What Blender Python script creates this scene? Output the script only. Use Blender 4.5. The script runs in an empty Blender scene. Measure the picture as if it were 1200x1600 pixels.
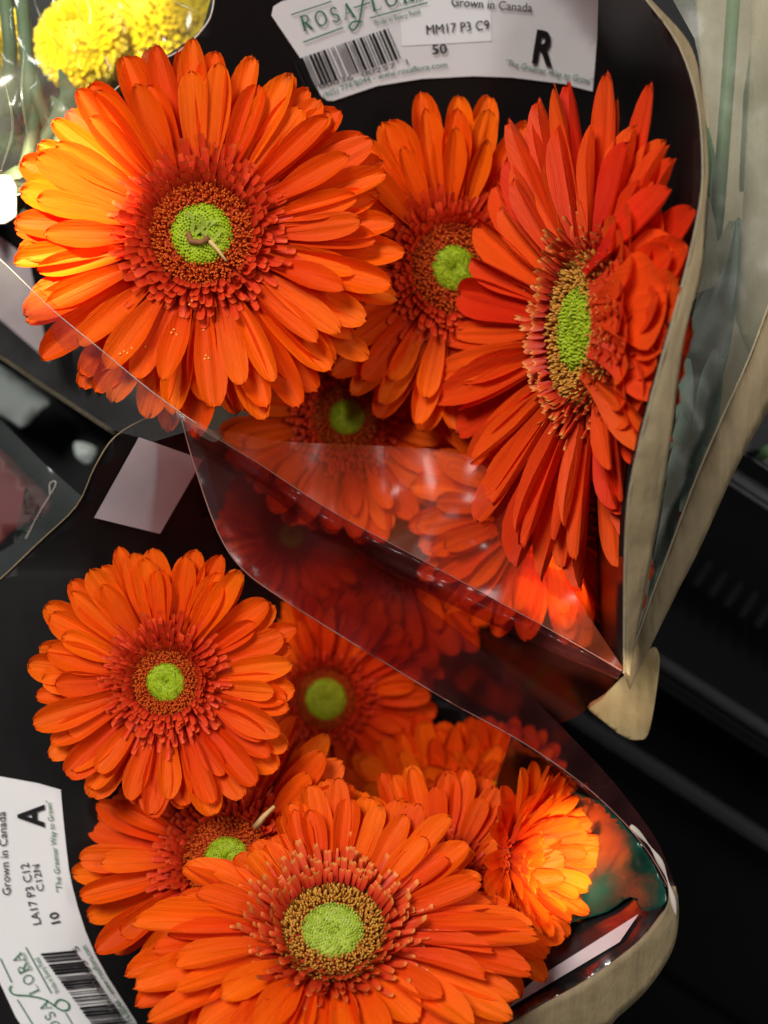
import bpy, bmesh, math, random
from mathutils import Vector, Matrix, noise

sc = bpy.context.scene
COL = sc.collection
R_ = math.radians

# ------------------------------------------------------------------ camera
D = 0.45            # camera height above the plane of the nearest blooms (m)
S = 0.00018         # metres per photo pixel in that plane
cam = bpy.data.cameras.new('camera')
cam.sensor_fit = 'VERTICAL'
cam.sensor_height = 24.0
cam.lens = 24.0 / (2 * (800 * S) / D)
cam.clip_start = 0.01
cam.clip_end = 50
cam.dof.use_dof = True
cam.dof.focus_distance = D + 0.004
cam.dof.aperture_fstop = 5.0
camo = bpy.data.objects.new('camera', cam)
camo.location = (0, 0, D)
COL.objects.link(camo)
sc.camera = camo

# ------------------------------------------------------------------ light
w = bpy.data.worlds.new('World')
sc.world = w
w.use_nodes = True
w.node_tree.nodes['Background'].inputs[0].default_value = (0.80, 0.88, 1.0, 1)
w.node_tree.nodes['Background'].inputs[1].default_value = 0.062

def U(px, py, z=0.0):
    k = (D - z) / D * S
    return Vector(((px - 600) * k, -(py - 800) * k, z))

def area(name, loc, target, size, power, col):
    l = bpy.data.lights.new(name, 'AREA')
    l.shape = 'RECTANGLE'
    l.size, l.size_y = size
    l.energy = power
    l.color = col
    o = bpy.data.objects.new(name, l)
    o.location = loc
    o.rotation_euler = (Vector(target) - Vector(loc)).to_track_quat('-Z', 'Y').to_euler()
    COL.objects.link(o)
    return o

def spot(name, loc, target, radius, power, col, blend=0.12, soft=0.004):
    l = bpy.data.lights.new(name, 'SPOT')
    d = (Vector(target) - Vector(loc)).length
    l.spot_size = 2 * math.atan(radius / d)
    l.spot_blend = blend
    l.energy = power
    l.color = col
    l.shadow_soft_size = soft
    o = bpy.data.objects.new(name, l)
    o.location = loc
    o.rotation_euler = (Vector(target) - Vector(loc)).to_track_quat('-Z', 'Y').to_euler()
    COL.objects.link(o)
    return o

area('ceiling_lamp', (-0.55, 0.75, 1.35), (0, 0, 0), (0.50, 0.50), 26.0, (1.0, 0.97, 0.92))
area('right_fill_strip', (0.75, 0.15, 1.35), (0.1, 0, 0), (0.7, 0.12), 6.0, (1.0, 0.97, 0.93))  # unseen fill placed at right to lift the window leaves and kraft
spot('added_spot_petals', (-0.62, 0.42, 1.0), U(12, 295, -.01), 0.034, 430, (1.0, 0.86, 0.60), 0.06)  # added narrow beam for the bright patch on the left petals
spot('added_spot_mums', (-0.50, 0.60, 1.0), U(160, 55, -.11), 0.028, 170, (1.0, 0.92, 0.72), 0.3)  # added beam to brighten the yellow mums
spot('added_spot_low_bloom', (0.10, 0.02, 1.2), U(862, 1332, -.04), 0.018, 300, (1.0, 0.86, 0.60), 0.4)  # added beam for the bright bloom at lower right
spot('added_spot_under_film', (0.12, -0.45, 1.1), U(866, 905, -.055), 0.013, 200, (1.0, 0.88, 0.66), 0.35)  # added beam for the bright streak under the film
spot('added_spot_flap', (0.50, -0.30, 1.0), U(978, 1100, -.03), 0.015, 22, (1.0, 0.90, 0.70), 0.6)  # added weak beam to lighten the kraft flap

sc.view_settings.view_transform = 'Standard'
sc.view_settings.look = 'None'
sc.view_settings.exposure = 0.0
sc.view_settings.gamma = 1.0
sc.cycles.use_denoising = True
sc.cycles.max_bounces = 14
sc.cycles.transparent_max_bounces = 24
sc.cycles.diffuse_bounces = 5
sc.cycles.caustics_reflective = False
sc.cycles.caustics_refractive = False

# ------------------------------------------------------------------ helpers
def lerp(a, b, t): return a + (b - a) * t
def sstep(a, b, x):
    t = max(0.0, min(1.0, (x - a) / (b - a)))
    return t * t * (3 - 2 * t)

def mesh_obj(name, verts, faces, mat, parent=None, smooth=True, attr=None):
    me = bpy.data.meshes.new(name)
    me.from_pydata([tuple(v) for v in verts], [], faces)
    if smooth:
        me.polygons.foreach_set('use_smooth', [True] * len(me.polygons))
    if attr is not None:
        a = me.attributes.new('tip', 'FLOAT', 'POINT')
        a.data.foreach_set('value', attr)
    me.materials.append(mat)
    me.update()
    o = bpy.data.objects.new(name, me)
    COL.objects.link(o)
    if parent is not None:
        o.parent = parent
        o.matrix_parent_inverse = Matrix()
        # vertices are in world space: undo the parent's transform
        o.matrix_basis = parent_world(parent).inverted()
    return o

def parent_world(p):
    m = p.matrix_basis.copy()
    q = p
    while q.parent:
        q = q.parent
        m = q.matrix_basis @ m
    return m

def empty(name, loc, label=None, cat=None, group=None, mat=None):
    o = bpy.data.objects.new(name, None)
    o.empty_display_size = 0.01
    if mat is not None: o.matrix_basis = mat
    else: o.location = loc
    COL.objects.link(o)
    if label: o['label'] = label
    if cat: o['category'] = cat
    if group: o['group'] = group
    return o

def tag(o, label, cat, group=None):
    o['label'] = label; o['category'] = cat
    if group: o['group'] = group
    return o

def smooth_outline(pts, n=5, closed=True):
    out = []
    m = len(pts)
    rng = range(m) if closed else range(m - 1)
    for i in rng:
        if closed:
            p0, p1, p2, p3 = pts[(i - 1) % m], pts[i], pts[(i + 1) % m], pts[(i + 2) % m]
        else:
            p0, p1, p2, p3 = pts[max(i - 1, 0)], pts[i], pts[i + 1], pts[min(i + 2, m - 1)]
        for k in range(n):
            t = k / n
            q = []
            for a, b, c, d in zip(p0, p1, p2, p3):
                q.append(0.5 * ((2 * b) + (-a + c) * t + (2 * a - 5 * b + 4 * c - d) * t * t + (-a + 3 * b - 3 * c + d) * t ** 3))
            out.append(tuple(q))
    if not closed: out.append(tuple(pts[-1]))
    return out

def idw(ctrl, p=2.6, nz=0.0, ns=0.01, seed=0):
    def f(x, y):
        sw = sz = 0.0
        for cx, cy, cz in ctrl:
            d2 = (x - cx) ** 2 + (y - cy) ** 2 + 1800.0
            ww = d2 ** (-p / 2)
            sw += ww; sz += ww * cz
        z = sz / sw
        if nz:
            z += nz * noise.noise(Vector((x * ns, y * ns, seed)))
        return z
    return f

def sheet(name, outline, zf, mat, parent=None, step=26, thick=0.0, off=0.0):
    bm = bmesh.new()
    vs = [bm.verts.new((p[0], p[1], 0)) for p in outline]
    f = bm.faces.new(vs)
    bmesh.ops.triangulate(bm, faces=[f])
    xs = [p[0] for p in outline]; ys = [p[1] for p in outline]
    x = math.floor(min(xs) / step) * step + step
    while x < max(xs):
        bmesh.ops.bisect_plane(bm, geom=bm.verts[:] + bm.edges[:] + bm.faces[:], plane_co=(x + .013, 0, 0), plane_no=(1, 0, 0), dist=1e-4)
        x += step
    y = math.floor(min(ys) / step) * step + step
    while y < max(ys):
        bmesh.ops.bisect_plane(bm, geom=bm.verts[:] + bm.edges[:] + bm.faces[:], plane_co=(0, y + .017, 0), plane_no=(0, 1, 0), dist=1e-4)
        y += step
    for v in bm.verts:
        px, py = v.co.x, v.co.y
        v.co = U(px, py, zf(px, py) + off)
    bmesh.ops.remove_doubles(bm, verts=bm.verts[:], dist=1e-7)
    bmesh.ops.recalc_face_normals(bm, faces=bm.faces[:])
    up = sum(fc.normal.z * fc.calc_area() for fc in bm.faces)
    if up < 0: bmesh.ops.reverse_faces(bm, faces=bm.faces[:])
    me = bpy.data.meshes.new(name)
    bm.to_mesh(me); bm.free()
    me.polygons.foreach_set('use_smooth', [True] * len(me.polygons))
    me.materials.append(mat)
    o = bpy.data.objects.new(name, me)
    COL.objects.link(o)
    if parent is not None:
        o.parent = parent
        o.matrix_basis = parent_world(parent).inverted()
    if thick:
        md = o.modifiers.new('thickness', 'SOLIDIFY'); md.thickness = thick; md.offset = -1
    return o

def resample(pts, n):
    L = [0.0]
    for a, b in zip(pts, pts[1:]): L.append(L[-1] + math.hypot(b[0] - a[0], b[1] - a[1]))
    out = []; j = 0
    for i in range(n):
        d = L[-1] * i / (n - 1)
        while j < len(L) - 2 and L[j + 1] < d: j += 1
        t = (d - L[j]) / ((L[j + 1] - L[j]) or 1)
        out.append((lerp(pts[j][0], pts[j + 1][0], t), lerp(pts[j][1], pts[j + 1][1], t)))
    return out

def strip(name, a, b, zf, mat, parent=None, n=60, m=5, thick=0.0, cross=None):
    a = resample(smooth_outline(a, 5, False), n); b = resample(smooth_outline(b, 5, False), n)
    V, F = [], []
    for i in range(n):
        for k in range(m + 1):
            x = lerp(a[i][0], b[i][0], k / m); y = lerp(a[i][1], b[i][1], k / m)
            z = zf(x, y) + (cross(k / m, i / (n - 1)) if cross else 0) + .0011 * noise.noise(Vector((x * .03, y * .03, 1.7))) + .0004 * noise.noise(Vector((x * .11, y * .05, 4.7)))
            V.append(U(x, y, z))
    for i in range(n - 1):
        for k in range(m):
            q = (i * (m + 1) + k, i * (m + 1) + k + 1, (i + 1) * (m + 1) + k + 1, (i + 1) * (m + 1) + k)
            F.append(q)
    fa = V[F[0][0]], V[F[0][1]], V[F[0][2]]
    if (fa[1] - fa[0]).cross(fa[2] - fa[0]).z < 0: F = [f[::-1] for f in F]
    o = mesh_obj(name, V, F, mat, parent)
    if thick:
        md = o.modifiers.new('thickness', 'SOLIDIFY'); md.thickness = thick; md.offset = -1
    return o

def tube(name, pts, rad, mat, parent=None, seg=6, taper=None):
    """pts: world points; rad: radius or function of 0..1"""
    verts, faces = [], []
    n = len(pts)
    prev = None
    for i, p in enumerate(pts):
        t = (pts[min(i + 1, n - 1)] - pts[max(i - 1, 0)])
        if t.length < 1e-9: t = Vector((0, 0, 1))
        t.normalize()
        if prev is None:
            a = t.orthogonal().normalized()
        else:
            a = (prev - t * prev.dot(t))
            a = a.normalized() if a.length > 1e-6 else t.orthogonal().normalized()
        prev = a
        b = t.cross(a)
        r = rad(i / (n - 1)) if callable(rad) else rad
        for k in range(seg):
            g = 2 * math.pi * k / seg
            verts.append(p + (a * math.cos(g) + b * math.sin(g)) * r)
    for i in range(n - 1):
        for k in range(seg):
            faces.append((i * seg + k, i * seg + (k + 1) % seg, (i + 1) * seg + (k + 1) % seg, (i + 1) * seg + k))
    faces.append(tuple(range(seg))[::-1])
    faces.append(tuple((n - 1) * seg + k for k in range(seg)))
    return mesh_obj(name, verts, faces, mat, parent)

# ------------------------------------------------------------------ materials
class NT:
    def __init__(s, name):
        s.m = bpy.data.materials.new(name); s.m.use_nodes = True
        s.t = s.m.node_tree; s.t.nodes.clear()
        s.out = s.t.nodes.new('ShaderNodeOutputMaterial')
    def n(s, typ, **kw):
        nd = s.t.nodes.new(typ)
        for k, v in kw.items():
            if k in nd.inputs: nd.inputs[k].default_value = v
            else: setattr(nd, k, v)
        return nd
    def l(s, a, b): s.t.links.new(a, b)
    def mix(s, fac, a, b, mode='MIX'):
        nd = s.t.nodes.new('ShaderNodeMix'); nd.data_type = 'RGBA'; nd.blend_type = mode
        for i, v in ((0, fac), (6, a), (7, b)):
            if hasattr(v, 'is_linked') or hasattr(v, 'links'): s.l(v, nd.inputs[i])
            elif i == 0: nd.inputs[0].default_value = v
            else: nd.inputs[i].default_value = (*v, 1) if len(v) == 3 else v
        return nd.outputs[2]
    def math(s, op, a, b=None, clamp=False):
        nd = s.t.nodes.new('ShaderNodeMath'); nd.operation = op; nd.use_clamp = clamp
        for i, v in ((0, a), (1, b)):
            if v is None: continue
            if hasattr(v, 'links'): s.l(v, nd.inputs[i])
            else: nd.inputs[i].default_value = v
        return nd.outputs[0]
    def ramp(s, fac, stops):
        nd = s.t.nodes.new('ShaderNodeValToRGB')
        e = nd.color_ramp.elements
        while len(e) < len(stops): e.new(0.5)
        for el, (p, c) in zip(e, stops):
            el.position = p; el.color = (*c, 1)
        s.l(fac, nd.inputs[0])
        return nd.outputs[0]
    def noise(s, vec, scale, detail=3, rough=0.55, sxyz=None):
        if sxyz is not None:
            mp = s.n('ShaderNodeMapping'); mp.inputs['Scale'].default_value = sxyz
            s.l(vec, mp.inputs['Vector']); vec = mp.outputs[0]
        nd = s.n('ShaderNodeTexNoise', Scale=scale, Detail=detail, Roughness=rough)
        s.l(vec, nd.inputs['Vector'])
        return nd.outputs['Fac']
    def bump(s, h, strength, dist):
        nd = s.n('ShaderNodeBump', Strength=strength, Distance=dist)
        s.l(h, nd.inputs['Height'])
        return nd.outputs[0]
    def done(s, sh):
        s.l(sh, s.out.inputs['Surface']); return s.m

def petal_material(name, base, mid, tip, back):
    t = NT(name)
    tc = t.n('ShaderNodeTexCoord'); oi = t.n('ShaderNodeObjectInfo')
    sep = t.n('ShaderNodeSeparateXYZ'); t.l(tc.outputs['Object'], sep.inputs[0])
    off = t.n('ShaderNodeVectorMath', operation='ADD')
    t.l(tc.outputs['Object'], off.inputs[0])
    cmb = t.n('ShaderNodeCombineXYZ')
    rr = t.math('MULTIPLY', oi.outputs['Random'], 37.0)
    t.l(rr, cmb.inputs[2]); t.l(rr, cmb.inputs[0]); t.l(cmb.outputs[0], off.inputs[1])
    vein = t.noise(off.outputs[0], 1.0, 4, .65, (1.1, 15.0, 1.0))
    blot = t.noise(off.outputs[0], 4.5, 3, .6)
    grad = t.math('ADD', sep.outputs[0], t.math('MULTIPLY', t.math('SUBTRACT', vein, .5), .55))
    c = t.ramp(grad, [(0.10, base), (0.48, mid), (0.95, tip)])
    c = t.mix(t.math('MULTIPLY', t.math('SUBTRACT', vein, .44, ), 2.0, True), c, (mid[0] * .78, mid[1] * .50, mid[2]), 'MIX')
    tipm = t.math('MULTIPLY', t.math('MULTIPLY', t.math('SUBTRACT', t.math('ADD', sep.outputs[0], t.math('MULTIPLY', t.math('SUBTRACT', blot, .5), .25)), .93), 9.0, True), t.math('MULTIPLY', t.math('SUBTRACT', oi.outputs['Random'], .72), 3.0, True))
    c = t.mix(tipm, c, (.30, .035, .008))
    hs = t.n('ShaderNodeHueSaturation')
    t.l(c, hs.inputs['Color'])
    t.l(t.math('ADD', .496, t.math('MULTIPLY', oi.outputs['Random'], .013)), hs.inputs['Hue'])
    t.l(t.math('ADD', .83, t.math('ADD', t.math('MULTIPLY', oi.outputs['Random'], .22), t.math('MULTIPLY', blot, .2))), hs.inputs['Value'])
    bs = t.n('ShaderNodeBsdfPrincipled', Roughness=.48)
    bs.inputs['Specular IOR Level'].default_value = .13
    bs.inputs['Sheen Weight'].default_value = .04
    bs.inputs['Sheen Roughness'].default_value = .4
    bs.inputs['Sheen Tint'].default_value = (1, .45, .25, 1)
    t.l(hs.outputs[0], bs.inputs['Base Color'])
    b = t.bump(vein, .6, .0007)
    t.l(b, bs.inputs['Normal'])
    tr = t.n('ShaderNodeBsdfTranslucent'); t.l(hs.outputs[0], tr.inputs['Color'])
    mx = t.n('ShaderNodeMixShader'); mx.inputs[0].default_value = .24
    t.l(bs.outputs[0], mx.inputs[1]); t.l(tr.outputs[0], mx.inputs[2])
    return t.done(mx.outputs[0])

def tip_material(name, stops, rough=.5, translucent=.12):
    t = NT(name)
    at = t.n('ShaderNodeAttribute', attribute_name='tip')
    tc = t.n('ShaderNodeTexCoord')
    nz = t.noise(tc.outputs['Object'], 500, 2)
    f = t.math('ADD', at.outputs['Fac'], t.math('MULTIPLY', t.math('SUBTRACT', nz, .5), .35))
    c = t.ramp(f, stops)
    bs = t.n('ShaderNodeBsdfPrincipled', Roughness=rough); bs.inputs['Specular IOR Level'].default_value = .25
    t.l(c, bs.inputs['Base Color'])
    tr = t.n('ShaderNodeBsdfTranslucent'); t.l(c, tr.inputs['Color'])
    mx = t.n('ShaderNodeMixShader'); mx.inputs[0].default_value = translucent
    t.l(bs.outputs[0], mx.inputs[1]); t.l(tr.outputs[0], mx.inputs[2])
    return t.done(mx.outputs[0])

def simple(name, col, rough=.5, spec=.3, var=.25, scale=60, bump=0.0, bscale=400, sx=None, metallic=0):
    t = NT(name)
    tc = t.n('ShaderNodeTexCoord')
    n1 = t.noise(tc.outputs['Object'], scale, 4, .6, sx)
    c = t.mix(n1, tuple(x * (1 - var) for x in col), tuple(min(1, x * (1 + var)) for x in col))
    bs = t.n('ShaderNodeBsdfPrincipled', Roughness=rough); bs.inputs['Specular IOR Level'].default_value = spec
    bs.inputs['Metallic'].default_value = metallic
    t.l(c, bs.inputs['Base Color'])
    if bump:
        n2 = t.noise(tc.outputs['Object'], bscale, 4, .6, sx)
        t.l(t.bump(n2, bump, .0008), bs.inputs['Normal'])
    return t.done(bs.outputs[0])

def film_material(name, tint, haze, hazecol, rough=.07, edge=.55, base=.04, bstr=.5, bscale=45, sx=None):
    t = NT(name)
    tc = t.n('ShaderNodeTexCoord')
    n2 = t.noise(tc.outputs['Object'], bscale, 3, .5, sx)
    rd = t.n('ShaderNodeTexNoise', Scale=bscale * 1.6, Detail=4, Roughness=.5); rd.noise_type = 'RIDGED_MULTIFRACTAL'
    mpr = t.n('ShaderNodeMapping'); mpr.inputs['Rotation'].default_value = (0, 0, R_(32)); mpr.inputs['Scale'].default_value = (.45, 1.6, 1); t.l(tc.outputs['Object'], mpr.inputs[0]); t.l(mpr.outputs[0], rd.inputs['Vector'])
    n3 = t.noise(tc.outputs['Object'], 900, 3, .6)
    b = t.bump(t.math('ADD', n2, t.math('MULTIPLY', rd.outputs['Fac'], .22)), bstr, .004)
    tr = t.n('ShaderNodeBsdfTransparent'); tr.inputs[0].default_value = (*tint, 1)
    df = t.n('ShaderNodeBsdfDiffuse'); df.inputs[0].default_value = (*hazecol, 1)
    mx = t.n('ShaderNodeMixShader')
    t.l(t.math('MULTIPLY', t.math('ADD', t.math('MULTIPLY', n2, .9), t.math('MULTIPLY', n3, .5)), haze * 1.4, True), mx.inputs[0])
    t.l(tr.outputs[0], mx.inputs[1]); t.l(df.outputs[0], mx.inputs[2])
    lw = t.n('ShaderNodeLayerWeight', Blend=.5); t.l(b, lw.inputs['Normal'])
    fr = t.math('ADD', t.math('MULTIPLY', t.math('POWER', lw.outputs['Facing'], 4.0), edge), base, True)
    gl = t.n('ShaderNodeBsdfGlossy', Roughness=rough); t.l(b, gl.inputs['Normal'])
    gl.inputs['Color'].default_value = (1, 1, 1, 1)
    m2 = t.n('ShaderNodeMixShader'); t.l(fr, m2.inputs[0])
    t.l(mx.outputs[0], m2.inputs[1]); t.l(gl.outputs[0], m2.inputs[2])
    return t.done(m2.outputs[0])

def kraft_material(name, col):
    t = NT(name)
    tc = t.n('ShaderNodeTexCoord')
    fib = t.noise(tc.outputs['Object'], 260, 5, .65, (1.6, .5, 1))
    cl = t.noise(tc.outputs['Object'], 28, 4, .6)
    rib = t.noise(tc.outputs['Object'], 330, 2, .5, (1.0, .05, .05))
    c = t.mix(fib, tuple(x * .72 for x in col), tuple(min(1, x * 1.18) for x in col))
    c = t.mix(t.math('MULTIPLY', cl, .6), c, tuple(x * .62 for x in col))
    c = t.mix(t.math('MULTIPLY', t.math('SUBTRACT', rib, .45), 2.2, True), c, tuple(x * .66 for x in col))
    bs = t.n('ShaderNodeBsdfPrincipled', Roughness=.62); bs.inputs['Specular IOR Level'].default_value = .25
    t.l(c, bs.inputs['Base Color'])
    h = t.math('ADD', fib, t.math('MULTIPLY', rib, .8))
    t.l(t.bump(t.math('ADD', h, t.math('MULTIPLY', cl, 3.0)), .6, .0008), bs.inputs['Normal'])
    return t.done(bs.outputs[0])

def print_material(name, col, rough=.55):
    return simple(name, col, rough, .25, .12, 900)

M = {}
M['petal'] = petal_material('petal_orange', (.66, .024, .002), (.90, .080, .002), (.94, .118, .003), None)
M['petal_red'] = petal_material('petal_red_orange', (.60, .020, .005), (.84, .048, .006), (.86, .060, .008), None)
M['inner'] = tip_material('inner_floret_red', [(0, (.42, .012, .006)), (.55, (.70, .040, .010)), (.86, (.78, .060, .012)), (1, (.84, .12, .025))])
M['inner_gold'] = tip_material('inner_floret_gold_tip', [(0, (.42, .014, .006)), (.55, (.70, .050, .012)), (.86, (.78, .10, .02)), (1, (.85, .36, .08))])
M['disc'] = tip_material('disc_floret', [(0, (.34, .026, .004)), (.5, (.62, .055, .007)), (.88, (.72, .110, .010)), (1, (.78, .22, .025))])
M['disc_gold'] = tip_material('disc_floret_gold', [(0, (.06, .035, .008)), (.45, (.26, .10, .012)), (.75, (.60, .22, .02)), (1, (.82, .50, .09))])
M['button'] = tip_material('button_green', [(0, (.12, .17, .006)), (.5, (.42, .56, .012)), (1, (.55, .66, .06))], .55, .15)
M['button_pale'] = tip_material('button_pale_green', [(0, (.18, .28, .015)), (.5, (.44, .56, .05)), (1, (.68, .76, .24))], .55, .15)
M['recept'] = simple('receptacle_rust', (.42, .036, .005), .7, .2, .4, 300)
M['stem'] = simple('stem_green', (.10, .20, .04), .5, .3, .3, 90)
M['calyx'] = simple('calyx_green', (.07, .15, .03), .6, .3, .3, 150)
M['torn'] = simple('torn_floret', (.42, .52, .07), .5, .3, .3, 300)
M['brown'] = simple('withered_brown', (.30, .13, .05), .7, .2, .4, 300)
M['straw'] = simple('withered_straw', (.72, .48, .20), .6, .2, .3, 300)
M['pollen'] = simple('pollen_yellow', (.95, .50, .10), .35, .4, .1, 900)
M['black'] = simple('sleeve_black_print', (.009, .008, .008), .42, .28, .35, 35, .06, 160)
def wall_material():
    t = NT('sleeve_inner_gloss')
    tc = t.n('ShaderNodeTexCoord'); n1 = t.noise(tc.outputs['Object'], 60, 3)
    df = t.n('ShaderNodeBsdfDiffuse'); df.inputs[0].default_value = (.012, .012, .011, 1)
    gl = t.n('ShaderNodeBsdfGlossy', Roughness=.27); gl.inputs[0].default_value = (.9, .9, .9, 1)
    t.l(t.bump(n1, .1, .002), gl.inputs['Normal'])
    mx = t.n('ShaderNodeMixShader'); mx.inputs[0].default_value = .28
    t.l(df.outputs[0], mx.inputs[1]); t.l(gl.outputs[0], mx.inputs[2])
    return t.done(mx.outputs[0])
M['wallblack'] = wall_material()
M['kraft'] = kraft_material('kraft_paper', (.30, .225, .125))
M['kraft_pale'] = kraft_material('kraft_paper_pale', (.42, .35, .23))
M['kraft_bright'] = kraft_material('kraft_paper_flap', (.52, .40, .20))
M['label'] = simple('label_paper', (.80, .78, .77), .45, .35, .05, 60, .05, 300)
M['label_lit'] = simple('label_light_patch', (.93, .93, .92), .4, .35, .04, 60)  # label paper with the patch of light put into its colour
M['sticker'] = simple('pale_sticker', (.66, .58, .59), .5, .3, .10, 120)
M['ink'] = print_material('ink_black', (.012, .011, .012))
M['inkgrey'] = print_material('ink_grey', (.10, .10, .10))
M['green_ink'] = print_material('ink_green', (.03, .17, .075))
M['film_u'] = film_material('clear_film_flower_reflection', (.97, .86, .82), .13, (.72, .13, .05), .30, .40, .015, .06, 26, (1, 1.9, 1))  # red light reflected from the flowers is put into the haze colour
M['film_left'] = film_material('clear_film_grey', (.90, .88, .87), .055, (.50, .50, .48), .12, .5, .025, .12, 26, (1, 1.9, 1))
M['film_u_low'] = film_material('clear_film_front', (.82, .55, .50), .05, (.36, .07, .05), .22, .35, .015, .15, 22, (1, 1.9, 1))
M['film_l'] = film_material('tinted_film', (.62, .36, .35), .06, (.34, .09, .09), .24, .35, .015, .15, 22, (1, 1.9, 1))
M['film_clear'] = film_material('crinkled_clear_film', (.95, .96, .94), .05, (.45, .50, .42), .16, .6, .03, .5, 45, (1, .35, 1))
M['film_window'] = film_material('window_film', (.88, .91, .87), .26, (.50, .49, .38), .40, .5, .02, .05, 24, (1, .3, 1))
M['film_grey'] = film_material('grey_film', (.60, .64, .62), .10, (.35, .40, .38), .28, .5, .03, .25, 30)
M['film_edge'] = simple('film_edge', (.50, .44, .38), .5, .1, .1, 100)
M['film_edge_red'] = simple('film_edge_dull', (.26, .12, .10), .6, .05, .1, 100)
M['plastic'] = simple('black_plastic', (.003, .003, .0035), .45, .10, .3, 60, .08, 500)
M['plastic_edge'] = simple('black_plastic_edge', (.008, .009, .011), .34, .35, .3, 60, .08, 500)
M['grey_plastic'] = simple('grey_plastic', (.30, .34, .32), .4, .4, .15, 30)
M['dullred'] = simple('dull_red_film', (.16, .045, .045), .35, .4, .35, 40)
M['yellow'] = tip_material('mum_yellow', [(0, (.50, .34, .004)), (.5, (.78, .58, .006)), (1, (.90, .72, .015))], .5, .25)
M['leaf'] = simple('leaf_green', (.10, .19, .08), .5, .3, .35, 60)
M['leaf_grey'] = simple('leaf_grey_green', (.14, .20, .10), .55, .3, .3, 60)
M['leaf_teal'] = simple('leaf_teal', (.018, .085, .055), .28, .5, .3, 50)
M['teal'] = simple('teal_wrap', (.005, .052, .034), .26, .5, .35, 40)
M['leaf_mint'] = simple('leaf_mint', (.42, .58, .47), .5, .3, .25, 80)
M['white_card'] = simple('white_card', (.86, .86, .84), .5, .3, .03, 60)
M['ground'] = simple('black_floor', (.012, .012, .013), .6, .3, .3, 20)
M['red_bit'] = simple('red_bit', (.75, .10, .03), .5, .3, .2, 60)

# ------------------------------------------------------------------ floor
g = mesh_obj('ground', [Vector((-3, -3, -.42)), Vector((3, -3, -.42)), Vector((3, 3, -.42)), Vector((-3, 3, -.42))], [(0, 1, 2, 3)], M['ground'], smooth=False)
g['kind'] = 'structure'

# ------------------------------------------------------------------ the upper sleeve
RU = [(-60, 960, .02), (0, 1010, .02), (70, 1060, .024), (160, 1090, .030), (260, 1098, .036), (330, 1092, .042), (430, 1070, .048), (540, 1040, .052), (690, 1000, .050), (790, 981, .044), (900, 976, .034), (1045, 975, .020)]
def rimu(y):
    if y <= RU[0][0]: return RU[0][1], RU[0][2]
    for (a, x0, z0), (b, x1, z1) in zip(RU, RU[1:]):
        if y <= b:
            t = (y - a) / (b - a); return lerp(x0, x1, t), lerp(z0, z1, t)
    return RU[-1][1], RU[-1][2]
def zU(x, y):
    base = -.035 - .00013 * y - .00001 * max(0, 300 - x)
    xr, zr = rimu(y)
    t = max(0.0, min(1.0, (x - xr + 150) / 150)) ** 2
    return lerp(base, zr - .001, t)

slu = empty('flower_sleeve', U(600, 900, -.25), 'black lined kraft sleeve with clear front film around the upper bouquet of orange gerberas', 'flower sleeve')
left = [(345, -60), (315, 50), (240, 100), (120, 200), (20, 330), (-50, 350), (-50, 524), (0, 557), (90, 618), (175, 674), (300, 700), (560, 860), (780, 980), (975, 1045)]
right = [(x, y) for y, x, z in reversed(RU[:-1])]
rs = smooth_outline([(975, 1045)] + right, 4, False)[1:]
pu = sheet('back_panel', left + rs, zU, M['black'], slu, 30, .0004)
# kraft border along its right rim
outer = [(965, -60), (1018, 0), (1079, 70), (1099, 160), (1107, 260), (1102, 330), (1094, 430), (1069, 530), (1049, 680), (1031, 800), (1001, 960), (984, 1056)]
inner = smooth_outline([(975, 1047)] + right, 4, False)
zk = lambda x, y: rimu(y)[1] + .0008 - .00004 * max(0, x - rimu(y)[0])
strip('kraft_border', [(x, y) for y, x, z in RU[:-1]] + [(975, 1047)], outer, zk, M['kraft'], slu, 80, 8, .0003, lambda u, v: .0007 * max(0, 1 - abs(u - .4) / .6) * sstep(.3, .6, v))
tube('kraft_edge', [U(x, y, rimu(y)[1] + .0011) for x, y in inner], .00030, M['kraft_pale'], slu, 5)

# front film: rim A, crease C, lower hem
A = [(-60, 358, .004), (0, 405, .006), (80, 482, .010), (150, 540, .013), (235, 610, .012), (310, 664, .008), (370, 676, -.004), (450, 690, -.020), (600, 697, -.030), (730, 712, -.028), (800, 775, -.018), (850, 850, -.006), (905, 940, .004), (975, 1046, .021)]
C = [(310, 668, .008), (400, 722, -.004), (520, 800, -.012), (640, 865, -.016), (760, 930, -.012), (880, 995, .002), (972, 1048, .018)]
zA = idw(A + C + [(600, 760, -.030), (760, 850, -.03), (-40, 520, -.02), (100, 620, -.022), (60, 560, -.018)], 3.0, .0022, .012, 3.1)
A2 = smooth_outline([a[:2] for a in A], 4, False); C2 = smooth_outline([c[:2] for c in C], 4, False)
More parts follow.
